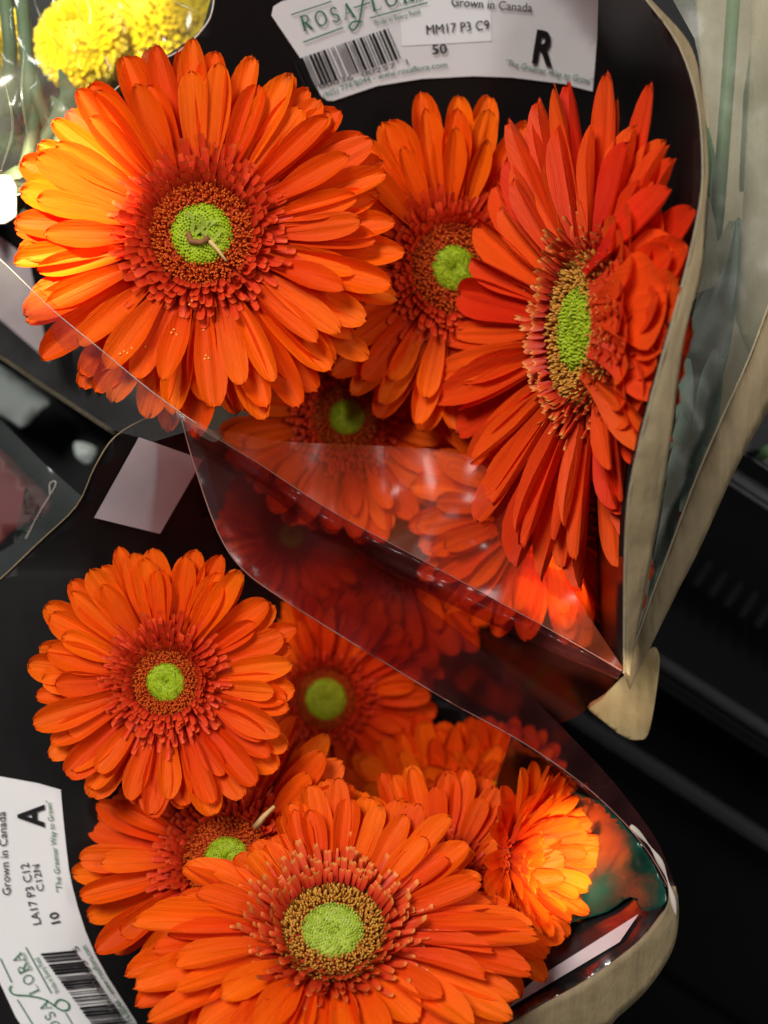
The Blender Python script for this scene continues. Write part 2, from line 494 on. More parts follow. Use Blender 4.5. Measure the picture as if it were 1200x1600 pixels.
# left facet hanging below the rim
sheet('front_film', [p for p in A2 if p[0] <= 312] + [(300, 672), (240, 690), (172, 671), (90, 614), (0, 552), (-60, 512)], zA, M['film_left'], slu, 12)
sheet('front_film', [p for p in A2 if p[0] >= 308] + C2[::-1], zA, M['film_u'], slu, 12)
zC = idw([(x, y, z) for x, y, z in C] + [(940, 1092, -.03), (860, 1130, -.07), (700, 1080, -.10), (520, 960, -.10), (380, 850, -.08), (330, 760, -.05)], 3.0, .002, .012, 7.7)
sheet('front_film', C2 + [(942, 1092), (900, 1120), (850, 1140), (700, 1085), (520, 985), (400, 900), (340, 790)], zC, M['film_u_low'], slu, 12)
Cb = [(300, 690), (390, 752), (510, 838), (640, 912), (760, 972), (880, 1026), (966, 1062)]
zcb = lambda x, y: zC(x, y) + .004
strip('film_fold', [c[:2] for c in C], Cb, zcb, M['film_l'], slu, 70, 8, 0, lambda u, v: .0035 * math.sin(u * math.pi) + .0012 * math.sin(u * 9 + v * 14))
tube('film_edge', [U(x, y, zA(x, y) + .0003) for x, y in smooth_outline([a[:2] for a in A[:6]], 5, False)], .00013, M['film_edge'], slu, 5)
tube('film_crease', [U(x, y, zA(x, y) + .0002) for x, y in C2], .00016, M['film_edge_red'], slu, 5)
tube('paper_edge', [U(x, y, zU(x, y) + .0005) for x, y in smooth_outline([(-50, 524), (0, 557), (90, 618), (178, 676)], 5, False)], .00035, M['kraft_pale'], slu, 5)
sheet('seal_tab', smooth_outline([(290, 655), (312, 660), (340, 680), (341, 688), (330, 690), (305, 675)], 3), lambda x, y: .0105, M['film_clear'], slu, 10)
# pale sticker seen through the film at the left
sheet('sticker', [(78, 566), (-50, 456), (-50, 330), (45, 405)], zU, M['sticker'], slu, 20, 0, .0006)

# ------------------------------------------------------------------ labels with their print
def bez(p, f):
    if len(p) == 2:
        (x0, y0), (x1, y1) = p
        return (lerp(x0, x1, f), lerp(y0, y1, f)), (x1 - x0, y1 - y0)
    (x0, y0), (x1, y1), (x2, y2) = p
    a = (1 - f) ** 2; b = 2 * f * (1 - f); c = f * f
    return (a * x0 + b * x1 + c * x2, a * y0 + b * y1 + c * y2), (2 * (1 - f) * (x1 - x0) + 2 * f * (x2 - x1), 2 * (1 - f) * (y1 - y0) + 2 * f * (y2 - y1))

def text(name, body, base, h, mat, parent, zf, bold=0.0, shear=0.0, off=.0013, spacing=1.0):
    cu = bpy.data.curves.new(name, 'FONT'); cu.body = body; cu.size = 1.0
    cu.offset = bold; cu.shear = shear; cu.resolution_u = 3; cu.space_character = spacing
    to = bpy.data.objects.new(name, cu); COL.objects.link(to)
    bpy.context.view_layer.update()
    me = bpy.data.meshes.new_from_object(to.evaluated_get(bpy.context.evaluated_depsgraph_get()))
    bpy.data.objects.remove(to); bpy.data.curves.remove(cu)
    me.name = name
    xs = [v.co.x for v in me.vertices]
    x0, x1 = min(xs), max(xs)
    inv = parent_world(parent).inverted()
    for v in me.vertices:
        f = (v.co.x - x0) / (x1 - x0)
        (bx, by), (tx, ty) = bez(base, f)
        ln = math.hypot(tx, ty); tx /= ln; ty /= ln
        up = v.co.y / .70 * h
        px, py = bx + ty * up, by - tx * up
        v.co = inv @ U(px, py, zf(px, py) + off)
    me.materials.clear(); me.materials.append(mat)
    o = bpy.data.objects.new(name, me); COL.objects.link(o); o.parent = parent
    return o

def ribbon(name, lines, mat, parent, zf, off=.0013):
    """lines: list of (points px, widths px)"""
    verts, faces = [], []
    for pts, wd in lines:
        n = len(pts); b0 = len(verts)
        for i, (x, y) in enumerate(pts):
            ax, ay = pts[max(i - 1, 0)]; bx, by = pts[min(i + 1, n - 1)]
            ln = math.hypot(bx - ax, by - ay) or 1
            nx, ny = -(by - ay) / ln, (bx - ax) / ln
            ww = (wd[i] if isinstance(wd, (list, tuple)) else wd) / 2
            for s in (1, -1):
                qx, qy = x + nx * ww * s, y + ny * ww * s
                verts.append(U(qx, qy, zf(qx, qy) + off))
        for i in range(n - 1):
            faces.append((b0 + 2 * i, b0 + 2 * i + 1, b0 + 2 * i + 3, b0 + 2 * i + 2))
    return mesh_obj(name, verts, faces, mat, parent, False)

def arcpts(cx, cy, rx, ry, a0, a1, n=12):
    return [(cx + rx * math.cos(R_(lerp(a0, a1, i / n))), cy + ry * math.sin(R_(lerp(a0, a1, i / n)))) for i in range(n + 1)]
THK, THN = .13, .055
GL = {
    'R': (.72, [([(.14, 0), (.14, 1)], THK), ([(.14, .97), (.36, .97)] + arcpts(.36, .74, .22, .23, 90, -90) + [(.14, .51)], .09), ([(.32, .5), (.66, .02)], THK), ([(.02, .02), (.28, .02)], THN), ([(.02, .98), (.2, .98)], THN), ([(.6, .02), (.76, .02)], THN)]),
    'O': (.86, [(arcpts(.43, .5, .36, .47, 0, 360, 24), .10)]),
    'S': (.60, [(arcpts(.30, .73, .21, .23, 20, 270, 12) + arcpts(.30, .26, .23, .24, 90, -160, 12), .10)]),
    'A': (.80, [([(.08, 0), (.40, 1)], THN), ([(.38, 1), (.70, 0)], THK), ([(.2, .36), (.6, .36)], THN), ([(-.02, .02), (.2, .02)], THN), ([(.56, .02), (.84, .02)], THN)]),
    'L': (.66, [([(.16, 0), (.16, 1)], THK), ([(.04, .02), (.6, .02), (.62, .2)], THN), ([(.04, .98), (.3, .98)], THN)]),
}
def serif_word(name, word, base, h, mat, parent, zf, gap=.28):
    tot = sum(GL[c][0] for c in word) + gap * (len(word) - 1)
    x = 0; lines = []
    for c in word:
        adv, strokes = GL[c]
        for pts, wd in strokes:
            q = []
            for gx, gy in pts:
                (bx, by), (tx, ty) = bez(base, (x + gx) / tot)
                ln = math.hypot(tx, ty); tx /= ln; ty /= ln
                q.append((bx + ty * gy * h, by - tx * gy * h))
            lines.append((q, wd * h))
        x += adv + gap
    return ribbon(name, lines, mat, parent, zf)

def barcode(parent, zf, P0, A_, B_, seed):
    rnd = random.Random(seed)
    lines = []; t = 0.0
    while t < 1:
        wd = rnd.choice([.010, .010, .020, .030, .030]); gp = rnd.choice([.010, .010, .018, .028])
        c = t + wd / 2
        if c > 1: break
        p = (P0[0] + A_[0] * c, P0[1] + A_[1] * c)
        q = (p[0] + B_[0], p[1] + B_[1])
        lines.append(([p, q], wd * math.hypot(*A_) * .92))
        t += wd + gp
    return ribbon('barcode', lines, M['ink'], parent, zf, .0015)

lbo = [(424, 24), (427, 10), (440, 2), (560, -28), (700, -45), (936, -40), (933, 60), (926, 143), (880, 131), (800, 121), (740, 119), (660, 123), (590, 134), (522, 157), (511, 157), (502, 150), (470, 92)]
lab = sheet('label', lbo, zU, M['label'], slu, 16, 0, .0006)
sheet('light_patch', [(628, 72), (622, -40), (766, -46), (768, 64)], zU, M['label_lit'], lab, 16, 0, .0008)  # hard-edged patch of light on the label, laid on as whiter paper
serif_word('logo_lettering', 'ROSA', ((474, 49), (556, 26)), 24, M['green_ink'], lab, zU)
serif_word('logo_lettering', 'LORA', ((582, 18), (672, -6)), 24, M['green_ink'], lab, zU)
sf = smooth_outline([(586, -14), (574, -12), (567, 2), (564, 20), (560, 38), (552, 47), (546, 42), (552, 34), (566, 34)], 5, False)
ribbon('logo_script', [(sf, 2.6), ([(553, 12), (578, 4)], 2)], M['green_ink'], lab, zU)
ribbon('logo_rule', [([(455, 23), (518, 2)], 1.8), ([(474, 66), (536, 43)], 2.2), ([(578, 28), (668, 4)], 1.8)], M['green_ink'], lab, zU)
text('slogan', 'Pride in Every Petal', ((587, 40), (657, 21)), 8, M['green_ink'], lab, zU)
text('small_print', 'LIMITED', ((626, 9), (662, 1)), 5, M['green_ink'], lab, zU)
barcode(lab, zU, (457, 95), (152, -52), (20, 47), 5)
text('barcode_digits', '00036  00257  1', ((500, 139), (638, 100)), 8, M['inkgrey'], lab, zU)
text('contact_line', '(905) 774-8044 - www.rosaflora.com', ((507, 154), (590, 116), (699, 105)), 9, M['green_ink'], lab, zU)
text('origin_line', 'Grown in Canada', ((705, 9), (831, 19)), 14, M['ink'], lab, zU)
text('lot_code', 'MM17 P3 C9', ((667, 54), (765, 46)), 15, M['ink'], lab, zU)
text('count_number', '50', ((676, 85), (699, 83)), 15, M['ink'], lab, zU, .012)
text('grade_letter', 'R', ((831, 97), (863, 102)), 51, M['ink'], lab, zU, .03)
text('slogan', '"The Greener Way to Grow"', ((789, 102), (925, 132)), 10, M['green_ink'], lab, zU, 0, .15)

# ------------------------------------------------------------------ the lower sleeve
def zL(x, y):
    z = -.030 - .090 * sstep(110, 640, x) - .00002 * max(0, y - 900)
    z += .028 * sstep(900, 660, y)           # the tongue at its top stands up
    return z
sll = empty('flower_sleeve', U(450, 1500, -.25), 'black lined kraft sleeve with pale square on its tongue around the lower bouquet', 'flower sleeve')
lo = smooth_outline([(-60, 955), (0, 905), (60, 848), (120, 790), (148, 730), (180, 682), (235, 651), (270, 648), (287, 662), (305, 730), (338, 825), (380, 890), (450, 941), (560, 1010), (700, 1095), (800, 1150)], 4, False)
sheet('back_panel', lo + [(820, 1300), (640, 1640), (-60, 1640)], zL, M['black'], sll, 30, .0004)
tube('kraft_edge', [U(x, y, zL(x, y) + .0004) for x, y in lo[:34]], .00024, M['kraft'], sll, 5)
sheet('sticker', [(217, 683), (317, 718), (250, 834), (147, 809)], zL, M['sticker'], sll, 16, 0, .0006)
lbl = smooth_outline([(95, 1234), (101, 1300), (113, 1385), (148, 1490), (212, 1596), (232, 1640)], 3, False)
labl = sheet('label', [(-60, 1204), (0, 1213), (60, 1224)] + lbl + [(60, 1640), (25, 1590), (0, 1536), (-40, 1450), (-60, 1400)], zL, M['label'], sll, 9, 0, .0006)
text('origin_line', 'Grown in Canada', ((17, 1398), (8, 1268)), 13, M['ink'], labl, zL)
text('grade_letter', 'A', ((68, 1293), (68, 1257)), 40, M['ink'], labl, zL, .03)
text('slogan', '"The Greener Way to Grown"', ((97, 1393), (88, 1310), (80, 1250)), 9, M['green_ink'], labl, zL, 0, .15)
text('lot_code', 'LA17 P3 C12', ((64, 1443), (44, 1348)), 13, M['ink'], labl, zL)
text('lot_code', 'C12N', ((69, 1391), (61, 1350)), 11, M['ink'], labl, zL)
text('count_number', '10', ((94, 1441), (90, 1424)), 14, M['ink'], labl, zL, .012)
barcode(labl, zL, (63, 1490), (84, 116), (54, -5), 9)
text('barcode_digits', '00036  00355  5', ((203, 1612), (158, 1545), (120, 1477)), 9, M['inkgrey'], labl, zL)
text('contact_line', '(905) 774-8044 - www.rosaflora.com', ((232, 1625), (170, 1545), (134, 1476)), 9, M['green_ink'], labl, zL)
serif_word('logo_lettering', 'LORA', ((62, 1549), (32, 1487)), 16, M['green_ink'], labl, zL, .2)
serif_word('logo_lettering', 'ROSA', ((104, 1622), (74, 1562)), 16, M['green_ink'], labl, zL, .2)
sf = smooth_outline([(18, 1540), (15, 1546), (22, 1554), (45, 1556), (70, 1562), (95, 1578), (107, 1576), (105, 1566), (92, 1562), (84, 1572)], 5, False)
ribbon('logo_script', [(sf, 2.4)], M['green_ink'], labl, zL)
ribbon('logo_rule', [([(0, 1497), (18, 1535)], 1.5), ([(40, 1480), (80, 1552)], 1.6), ([(27, 1562), (58, 1612)], 1.5), ([(102, 1582), (125, 1620)], 1.5)], M['green_ink'], labl, zL)
text('slogan', 'Pride in Every Petal', ((93, 1548), (60, 1495)), 8, M['green_ink'], labl, zL)
text('small_print', 'LIMITED', ((51, 1515), (38, 1488)), 5, M['green_ink'], labl, zL)

# tinted film hanging outside the mouth of the lower sleeve
RL = [(284, 656, .003), (303, 725, .004), (340, 830, .006), (380, 890, .008), (450, 941, .010), (560, 1010, .010), (700, 1095, .008), (800, 1150, .006), (880, 1202, .004), (945, 1255, .004), (1005, 1320, .003), (1046, 1390, .002), (1056, 1430, .001)]
OL = [(1060, 1400, -.006), (1030, 1320, -.014), (985, 1255, -.020), (935, 1195, -.026), (860, 1118, -.034), (790, 1050, -.040), (715, 985, -.044), (600, 895, -.040), (480, 800, -.032), (370, 705, -.018), (315, 672, -.008)]
zFL = idw(RL + OL, 3.0, .0016, .014, 5.3)
RL2 = smooth_outline([r[:2] for r in RL], 4, False); OL2 = smooth_outline([r[:2] for r in OL], 4, False)
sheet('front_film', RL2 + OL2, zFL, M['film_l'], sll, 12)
tube('film_edge', [U(x, y, zFL(x, y) + .0002) for x, y in RL2], .00020, M['film_edge_red'], sll, 5)
# inner wall of the mouth at the lower right, and the kraft rim
WI = [(1040, 1420, -.002), (1000, 1470, -.004), (920, 1530, -.006), (830, 1580, -.008), (740, 1632, -.010)]
wall = [(800, 1150), (880, 1204), (945, 1258), (1005, 1322), (1040, 1385)] + [q[:2] for q in smooth_outline(WI, 3, False)] + [(560, 1640), (640, 1500), (740, 1330)]
zW = idw(WI + [(800, 1150, .004), (880, 1204, .002), (945, 1258, .002), (1005, 1322, .001), (1040, 1385, 0), (930, 1400, -.032), (955, 1445, -.018), (890, 1490, -.026), (840, 1520, -.03), (900, 1310, -.065), (840, 1380, -.08), (780, 1300, -.115), (850, 1240, -.085), (640, 1500, -.13), (560, 1640, -.13), (740, 1330, -.13)], 3.0)
sheet('inner_wall', wall, zW, M['wallblack'], sll, 7, .0004)
sheet('sticker', [(998, 1428), (968, 1472), (835, 1551), (757, 1598), (835, 1531)], zW, M['sticker'], sll, 9, 0, .0016)
WO = [(740, 1660), (930, 1612), (965, 1590), (1015, 1542), (1052, 1482), (1061, 1425), (1056, 1385)]
strip('kraft_rim', [(1044, 1385)] + [q[:2] for q in WI], WO[::-1], lambda x, y: .001 - .00012 * max(0, (x - 1040) * .5 + (y - 1420) * .62), M['kraft'], sll, 60, 6, .0004)
tube('kraft_edge', [U(x, y, .0016 if False else zW(x, y) + .0022) for x, y in [q[:2] for q in smooth_outline(WI, 4, False)]], .00035, M['kraft_pale'], sll, 5)
tube('film_edge', [U(x, y, .004) for x, y in smooth_outline([(985, 1290), (1012, 1318), (1034, 1352), (1048, 1392), (1056, 1430)], 5, False)], lambda t: .0006 + .0004 * math.sin(t * 17), M['film_edge'], sll, 6)

# ------------------------------------------------------------------ gerberas
def petal_mesh(name, seed, pointed, bend, trough, mat, fold=0.0):
    rnd = random.Random(seed)
    ts = [0, .08, .18, .29, .40, .51, .62, .72, .81, .885, .94, .98, 1.0]
    us = [-1, -.72, -.44, -.2, 0, .2, .44, .72, 1]
    skew = rnd.uniform(-.05, .05); wob = rnd.uniform(0, 6)
    g1 = rnd.uniform(.009, .017); ph = rnd.uniform(-.3, .3)
    cut = .76 - .18 * pointed
    verts = []
    for t in ts:
        wdt = .30 + .70 * sstep(0, .70, t)
        if t > cut:
            q = (t - cut) / (1 - cut)
            rnd_tip = math.sqrt(max(0, 1 - q ** 2.3))
            pt_tip = (1 - q ** 1.5) ** .9
            wdt *= lerp(rnd_tip, pt_tip, pointed)
        wdt = max(wdt, .015)
        wdt *= 1 + .035 * math.sin(t * 11 + wob)
        env = sstep(0, .15, t) * (1 - sstep(.86, 1.0, t))
        for u in us:
            y = .5 * wdt * u + skew * t * t
            z = bend * t * t + fold * max(0, t - .55) ** 2
            z += trough * u * u * wdt
            z += g1 * env * math.cos(u * math.pi * 2.4 + ph)
            z += .008 * math.sin(t * 7 + wob) * u
            x = t - .010 * abs(u) * pointed
            if t == 1.0: x += -.012 * abs(u) + (.01 * math.sin(u * 9 + wob))
            verts.append((x, y, z))
    faces = []
    nu = len(us)
    for i in range(len(ts) - 1):
        for k in range(nu - 1):
            faces.append((i * nu + k, i * nu + k + 1, (i + 1) * nu + k + 1, (i + 1) * nu + k))
    me = bpy.data.meshes.new(name)
    me.from_pydata(verts, [], faces)
    me.polygons.foreach_set('use_smooth', [True] * len(faces))
    me.materials.append(mat)
    me.update()
    return me

PM = {}
for key in ('petal', 'petal_red'):
    for kind, bends in (('flat', (-.02, .10)), ('droop', (-.24, -.08)), ('rise', (.08, .26)), ('curl', (.10, .16))):
        lst = []
        for i in range(8):
            rr = random.Random(100 + i)
            ptd = rr.uniform(.0, .30) if key == 'petal' else rr.uniform(.08, .45)
            lst.append(petal_mesh('petal', i * 7 + len(kind), ptd, rr.uniform(*bends), rr.uniform(.02, .10), M[key], 1.6 if kind == 'curl' else 0))
        PM[key, kind] = lst

def frame(nx, ny):
    nz = math.sqrt(max(0.02, 1 - nx * nx - ny * ny))
    n = Vector((nx, ny, nz)).normalized()
    x = Vector((1, 0, 0)); x = (x - n * x.dot(n)).normalized()
    y = n.cross(x)
    m = Matrix((x, y, n)).transposed().to_4x4()
    return m

RINGS = [(30, .20, .80, .195, 1, 'flat'), (29, .21, .74, .185, 6, 'flat'), (24, .26, .56, .15, 12, 'flat')]
def gerbera(label, px, py, z, rpx, nx=0, ny=0, spin=0, seed=0, rings=RINGS, key='petal', inner='inner', disc='disc', button='button',
            kinds=None, cup=0.0, btn=.160, dsc=.265, inn=.51, custom=None, skip=None, innf=None, detail=1.0, lenf=None, group='orange gerbera blooms'):
    rnd = random.Random(seed)
    c = U(px, py, z)
    R = rpx * S * (D - z) / D
    W = Matrix.Translation(c) @ frame(nx, ny)
    root = empty('gerbera', c, label, 'flower', group, W)
    for ri, (n, r0, L, wd, pitch, kind) in enumerate(rings):
        for i in range(n):
            az = 2 * math.pi * (i + .5 * (ri % 2) + rnd.uniform(-.22, .22)) / n + spin
            if skip and skip(az, ri): continue
            ll = L * rnd.uniform(.90, 1.06)
            pt = pitch + cup + rnd.uniform(-4, 5)
            kd = kind
            ww = wd * rnd.uniform(.84, 1.12)
            if kinds:
                r = kinds(az, ri, rnd)
                if r: kd, pt, ll = r[0], pt + r[1], ll * r[2]; ww *= (r[3] if len(r) > 3 else 1)
            if lenf: ll *= lenf(az)
            me = rnd.choice(PM[key, kd])
            o = bpy.data.objects.new('petal', me)
            COL.objects.link(o)
            o.parent = root
            o.matrix_basis = (Matrix.Rotation(az, 4, 'Z') @ Matrix.Translation((r0 * R, 0, (.012 + .022 * ri) * R + rnd.uniform(0, .018) * R)) @
                              Matrix.Rotation(-R_(pt), 4, 'Y') @ Matrix.Rotation(R_(rnd.uniform(-13, 13)), 4, 'X') @ Matrix.Rotation(R_(rnd.uniform(-4, 4)), 4, 'Z') @
                              Matrix.Diagonal((ll * R, ww * R, ll * R, 1)))
    if custom: custom(root, R, rnd)
    # inner florets: short red straps between the rays and the disc
    V, F, T = [], [], []
    gp = inn - dsc
    rows = [(50, dsc + .12, gp * .62, 8), (58, dsc + .10, gp * .62, 16), (60, dsc + .075, gp * .60, 26), (58, dsc + .05, gp * .55, 36), (56, dsc + .03, gp * .48, 45), (52, dsc + .012, gp * .40, 54), (48, dsc - .004, gp * .32, 60)]
    for k, (n, r0, L, pit) in enumerate(rows):
        n = max(12, int(n * detail))
        for i in range(n):
            az = 2 * math.pi * (i + .37 * k + rnd.uniform(-.35, .35)) / n
            if rnd.random() < .05: continue
            ll = L * rnd.uniform(.65, 1.2) * (innf(az) if innf else 1); pp = R_(pit + cup * .6 + rnd.uniform(-9, 9)); wdd = .031 * rnd.uniform(.7, 1.35)
            cr = rnd.uniform(-.35, .25); tw = rnd.uniform(-.5, .5)
            b = len(V)
            prof = [(0, .7), (.35, .9), (.7, 1.1), (.92, 1.0), (1.0, .62)]
            for t, wq in prof:
                rr = r0 + ll * t * math.cos(pp) ; hh = .05 + .014 * k + ll * t * math.sin(pp) + cr * ll * t * t
                for s in (-1, 0, 1):
                    y = s * wdd * .5 * wq
                    lx, ly, lz = rr, y + tw * ll * .25 * t * t, hh + (-.010 if s == 0 else .004)
                    V.append(W @ (Vector((lx * math.cos(az) - ly * math.sin(az), lx * math.sin(az) + ly * math.cos(az), lz)) * R))
                    T.append(t)
            for q in range(len(prof) - 1):
                for s in range(2):
                    F.append((b + q * 3 + s, b + q * 3 + s + 1, b + q * 3 + s + 4, b + q * 3 + s + 3))
    o = mesh_obj('inner_florets', V, F, M[inner], root, True, T); o['kind'] = 'stuff'
    # disc florets: small tubes with pale tips
    V, F, T = [], [], []
    nd = int(1250 * detail)
    for i in range(nd):
        f = i / nd
        r0 = lerp(btn * .90, dsc, f ** .62) + rnd.uniform(-.006, .006)
        az = i * 2.399963 + rnd.uniform(-.1, .1)
        hh = .085 - .035 * f; ln = rnd.uniform(.03, .085) * (.55 + .6 * f); lean = lerp(.05, .85, f) + rnd.uniform(-.25, .25)
        sw = rnd.uniform(-.25, .25)
        b = len(V)
        for t, rq in ((0, .0045), (.5, .0052), (.9, .0064), (1, .002)):
            cx = r0 + ln * t * math.sin(lean); cz = hh + ln * t * math.cos(lean)
            for k in range(5):
                gk = 2 * math.pi * k / 5
                lx = cx + rq * math.cos(gk); ly = rq * math.sin(gk) + sw * ln * t
                V.append(W @ (Vector((lx * math.cos(az) - ly * math.sin(az), lx * math.sin(az) + ly * math.cos(az), cz)) * R)); T.append(t * rnd.uniform(.75, 1.05))
        for q in range(3):
            for k in range(5):
                F.append((b + q * 5 + k, b + q * 5 + (k + 1) % 5, b + (q + 1) * 5 + (k + 1) % 5, b + (q + 1) * 5 + k))
        F.append(tuple(b + 15 + k for k in range(5)))
    o = mesh_obj('disc_florets', V, F, M[disc], root, True, T); o['kind'] = 'stuff'
    V, F = [], []
    for q, hq in ((btn * .8, .088), (btn, .088), (dsc * .85, .075), (dsc + .02, .05), (dsc + .14, .03)):
        for k in range(24):
            a = 2 * math.pi * k / 24
            V.append(W @ (Vector((q * math.cos(a), q * math.sin(a), hq)) * R))
    for q in range(4):
        for k in range(24):
            F.append((q * 24 + k, (q + 1) * 24 + k, (q + 1) * 24 + (k + 1) % 24, q * 24 + (k + 1) % 24))
    mesh_obj('receptacle', V, F, M['recept'], root)
    # green button: a low dome closely set with unopened buds
    V, F, T = [], [], []
    def dome(r): return .095 + .035 * math.sqrt(max(0, 1 - (r / btn) ** 2)) - .030 * math.exp(-(r / (btn * .28)) ** 2)
    seg = 32; prof = [0, .15, .3, .5, .7, .85, 1.0]
    V.append(W @ (Vector((0, 0, dome(0))) * R)); T.append(.35)
    for q in prof[1:]:
        for k in range(seg):
            a = 2 * math.pi * k / seg
            V.append(W @ (Vector((btn * q * math.cos(a), btn * q * math.sin(a), dome(btn * q))) * R)); T.append(.3 if q > .9 else .5)
    for k in range(seg): F.append((0, 1 + k, 1 + (k + 1) % seg))
    for q in range(len(prof) - 2):
        for k in range(seg):
            F.append((1 + q * seg + k, 1 + (q + 1) * seg + k, 1 + (q + 1) * seg + (k + 1) % seg, 1 + q * seg + (k + 1) % seg))
    nb = int(340 * detail)
    for i in range(nb):
        r0 = btn * math.sqrt((i + .5) / nb); az = i * 2.399963; h0 = dome(r0) - .004
        b = len(V); br = btn * .042; bh = .015 * rnd.uniform(.4, 1.6)
        cx, cy = r0 * math.cos(az), r0 * math.sin(az)
        tv = .35 + .45 * (1 - r0 / btn) + rnd.uniform(-.25, .3) - .75 * math.exp(-(r0 / (btn * .22)) ** 2)
        for zz, rq, tt in ((0, br, tv - .3), (bh * .7, br * .85, tv)):
            for k in range(5):
                gk = 2 * math.pi * k / 5 + az
                V.append(W @ (Vector((cx + rq * math.cos(gk), cy + rq * math.sin(gk), h0 + zz)) * R)); T.append(tt)
        V.append(W @ (Vector((cx, cy, h0 + bh)) * R)); T.append(tv + .15)
        for k in range(5):
            F.append((b + k, b + (k + 1) % 5, b + 5 + (k + 1) % 5, b + 5 + k)); F.append((b + 5 + k, b + 5 + (k + 1) % 5, b + 10))
    mesh_obj('green_center', V, F, M[button], root, True, T)
    # calyx and stem behind the head
    n = W.to_3x3() @ Vector((0, 0, 1))
    V, F = [], []
    prof = [(.30, .035), (.28, -.03), (.17, -.11), (.06, -.17)]
    for r, h in prof:
        for k in range(20):
            a = 2 * math.pi * k / 20
            V.append(W @ (Vector((r * (1 + .05 * (k % 2)) * math.cos(a), r * (1 + .05 * (k % 2)) * math.sin(a), h)) * R))
    for q in range(len(prof) - 1):
        for k in range(20):
            F.append((q * 20 + k, q * 20 + (k + 1) % 20, (q + 1) * 20 + (k + 1) % 20, (q + 1) * 20 + k))
    F.append(tuple(range(20)))
    mesh_obj('calyx', V, F, M['calyx'], root)
    p0 = c - n * R * .14
    end = Vector((c.x * .75 - n.x * .01, c.y * .75 - n.y * .01, min(-.30, c.z - .2)))
    ctrl = c - n * .06
    pts = []
    for i in range(9):
        t = i / 8
        pts.append(p0 * (1 - t) ** 2 + ctrl * 2 * t * (1 - t) + end * t * t)
    tube('stem', pts, .0026, M['stem'], root, 8)
    return root, R, W

SMALL = [(27, .20, .80, .22, 1, 'flat'), (25, .22, .72, .20, 7, 'flat'), (14, .26, .54, .15, 13, 'flat')]

# --- upper bouquet
f1, R1, W1 = gerbera('large wide open orange gerbera with torn green center, largest bloom at upper left', 318, 372, -.012, 302, .02, .05, .05, 11,
                     rings=[(35, .20, .81, .172, 0, 'flat'), (34, .21, .76, .166, 5, 'flat'), (28, .26, .60, .145, 10, 'flat')],
                     kinds=lambda az, ri, r: (('droop', -1, 1) if math.sin(az) < -.2 and r.random() < .6 else None))
def torn(parent, W, R, seed):
    rnd = random.Random(seed)
    V, F = [], []
    for i in range(13):
        a = rnd.uniform(0, 6.28); r = rnd.uniform(.02, .09); ln = rnd.uniform(.05, .13); a2 = rnd.uniform(.2, 2.9)
        p = Vector((r * math.cos(a), r * math.sin(a), .115)); d = Vector((math.cos(a2) * .7, math.sin(a2) * .7, .55)) * ln
        s = Vector((-math.sin(a2), math.cos(a2), 0)) * .012
        b = len(V)
        V += [W @ ((p - s) * R), W @ ((p + s) * R), W @ ((p + d * .6 + s * .8) * R), W @ ((p + d * .6 - s * .8) * R), W @ ((p + d) * R)]
        F += [(b, b + 1, b + 2, b + 3), (b + 3, b + 2, b + 4)]
    mesh_obj('torn_florets', V, F, M['torn'], parent)
    tube('withered_style', [W @ (Vector(v) * R) for v in ((-.07, .005, .115), (-.05, -.05, .145), (.0, -.055, .155), (.04, -.03, .14))], .0009, M['brown'], parent, 6)
    tube('withered_style', [W @ (Vector(v) * R) for v in ((.03, -.03, .13), (.08, -.085, .15), (.13, -.15, .15))], lambda t: .0008 - .0004 * t, M['straw'], parent, 6)
torn(f1, W1, R1, 4)
V, F, = [], []
def beads(parent, pts, rad, mat, name):
    V, F = [], []
    for p in pts:
        b = len(V)
        V += [p + Vector(q) * rad for q in ((1, 0, 0), (0, 1, 0), (-1, 0, 0), (0, -1, 0), (0, 0, 1), (0, 0, -1))]
        F += [(b, b + 1, b + 4), (b + 1, b + 2, b + 4), (b + 2, b + 3, b + 4), (b + 3, b, b + 4), (b + 1, b, b + 5), (b + 2, b + 1, b + 5), (b + 3, b + 2, b + 5), (b, b + 3, b + 5)]
    return mesh_obj(name, V, F, mat, parent)

gerbera('dim orange gerbera half hidden between the largest bloom and the tilted red orange one', 704, 420, -.048, 262, .18, -.10, .1, 22,
        key='petal', rings=[(30, .2, .8, .19, 2, 'flat'), (28, .21, .74, .18, 7, 'flat'), (20, .26, .56, .14, 13, 'flat')], btn=.135)
def kinds3(az, ri, r):
    c = math.cos(az); s = math.sin(az)
    if c > .72: return ('rise', -19 + 4 * ri, .52 + .10 * r.random() - .04 * ri, 1.35)
    if c > .05: return ('flat', -6 - 14 * c, lerp(1.0, .62, sstep(.1, .8, c)) * (.84 if s < 0 and c > .2 else 1), 1.1)
    return ('flat', -16 * c, 1.0 if abs(s) > .6 else .98, 1.0)
def curls3(root, R, rnd):
    for az, r0, L, wd, pt, kd in ((17, .27, .40, .30, -44, 'rise'), (3, .26, .36, .36, -34, 'rise'), (-11, .27, .40, .34, -50, 'rise'), (-24, .27, .42, .28, -40, 'rise'), (-48, .26, .46, .17, -24, 'flat'), (38, .27, .46, .17, -26, 'flat')):
        o = bpy.data.objects.new('petal', PM['petal_red', kd][rnd.randrange(8)])
        COL.objects.link(o); o.parent = root
        o.matrix_basis = (Matrix.Rotation(R_(az), 4, 'Z') @ Matrix.Translation((r0 * R, 0, .15 * R)) @ Matrix.Rotation(-R_(pt), 4, 'Y') @
                          Matrix.Rotation(R_(rnd.uniform(-10, 10)), 4, 'X') @ Matrix.Diagonal((L * R, wd * R, L * R, 1)))
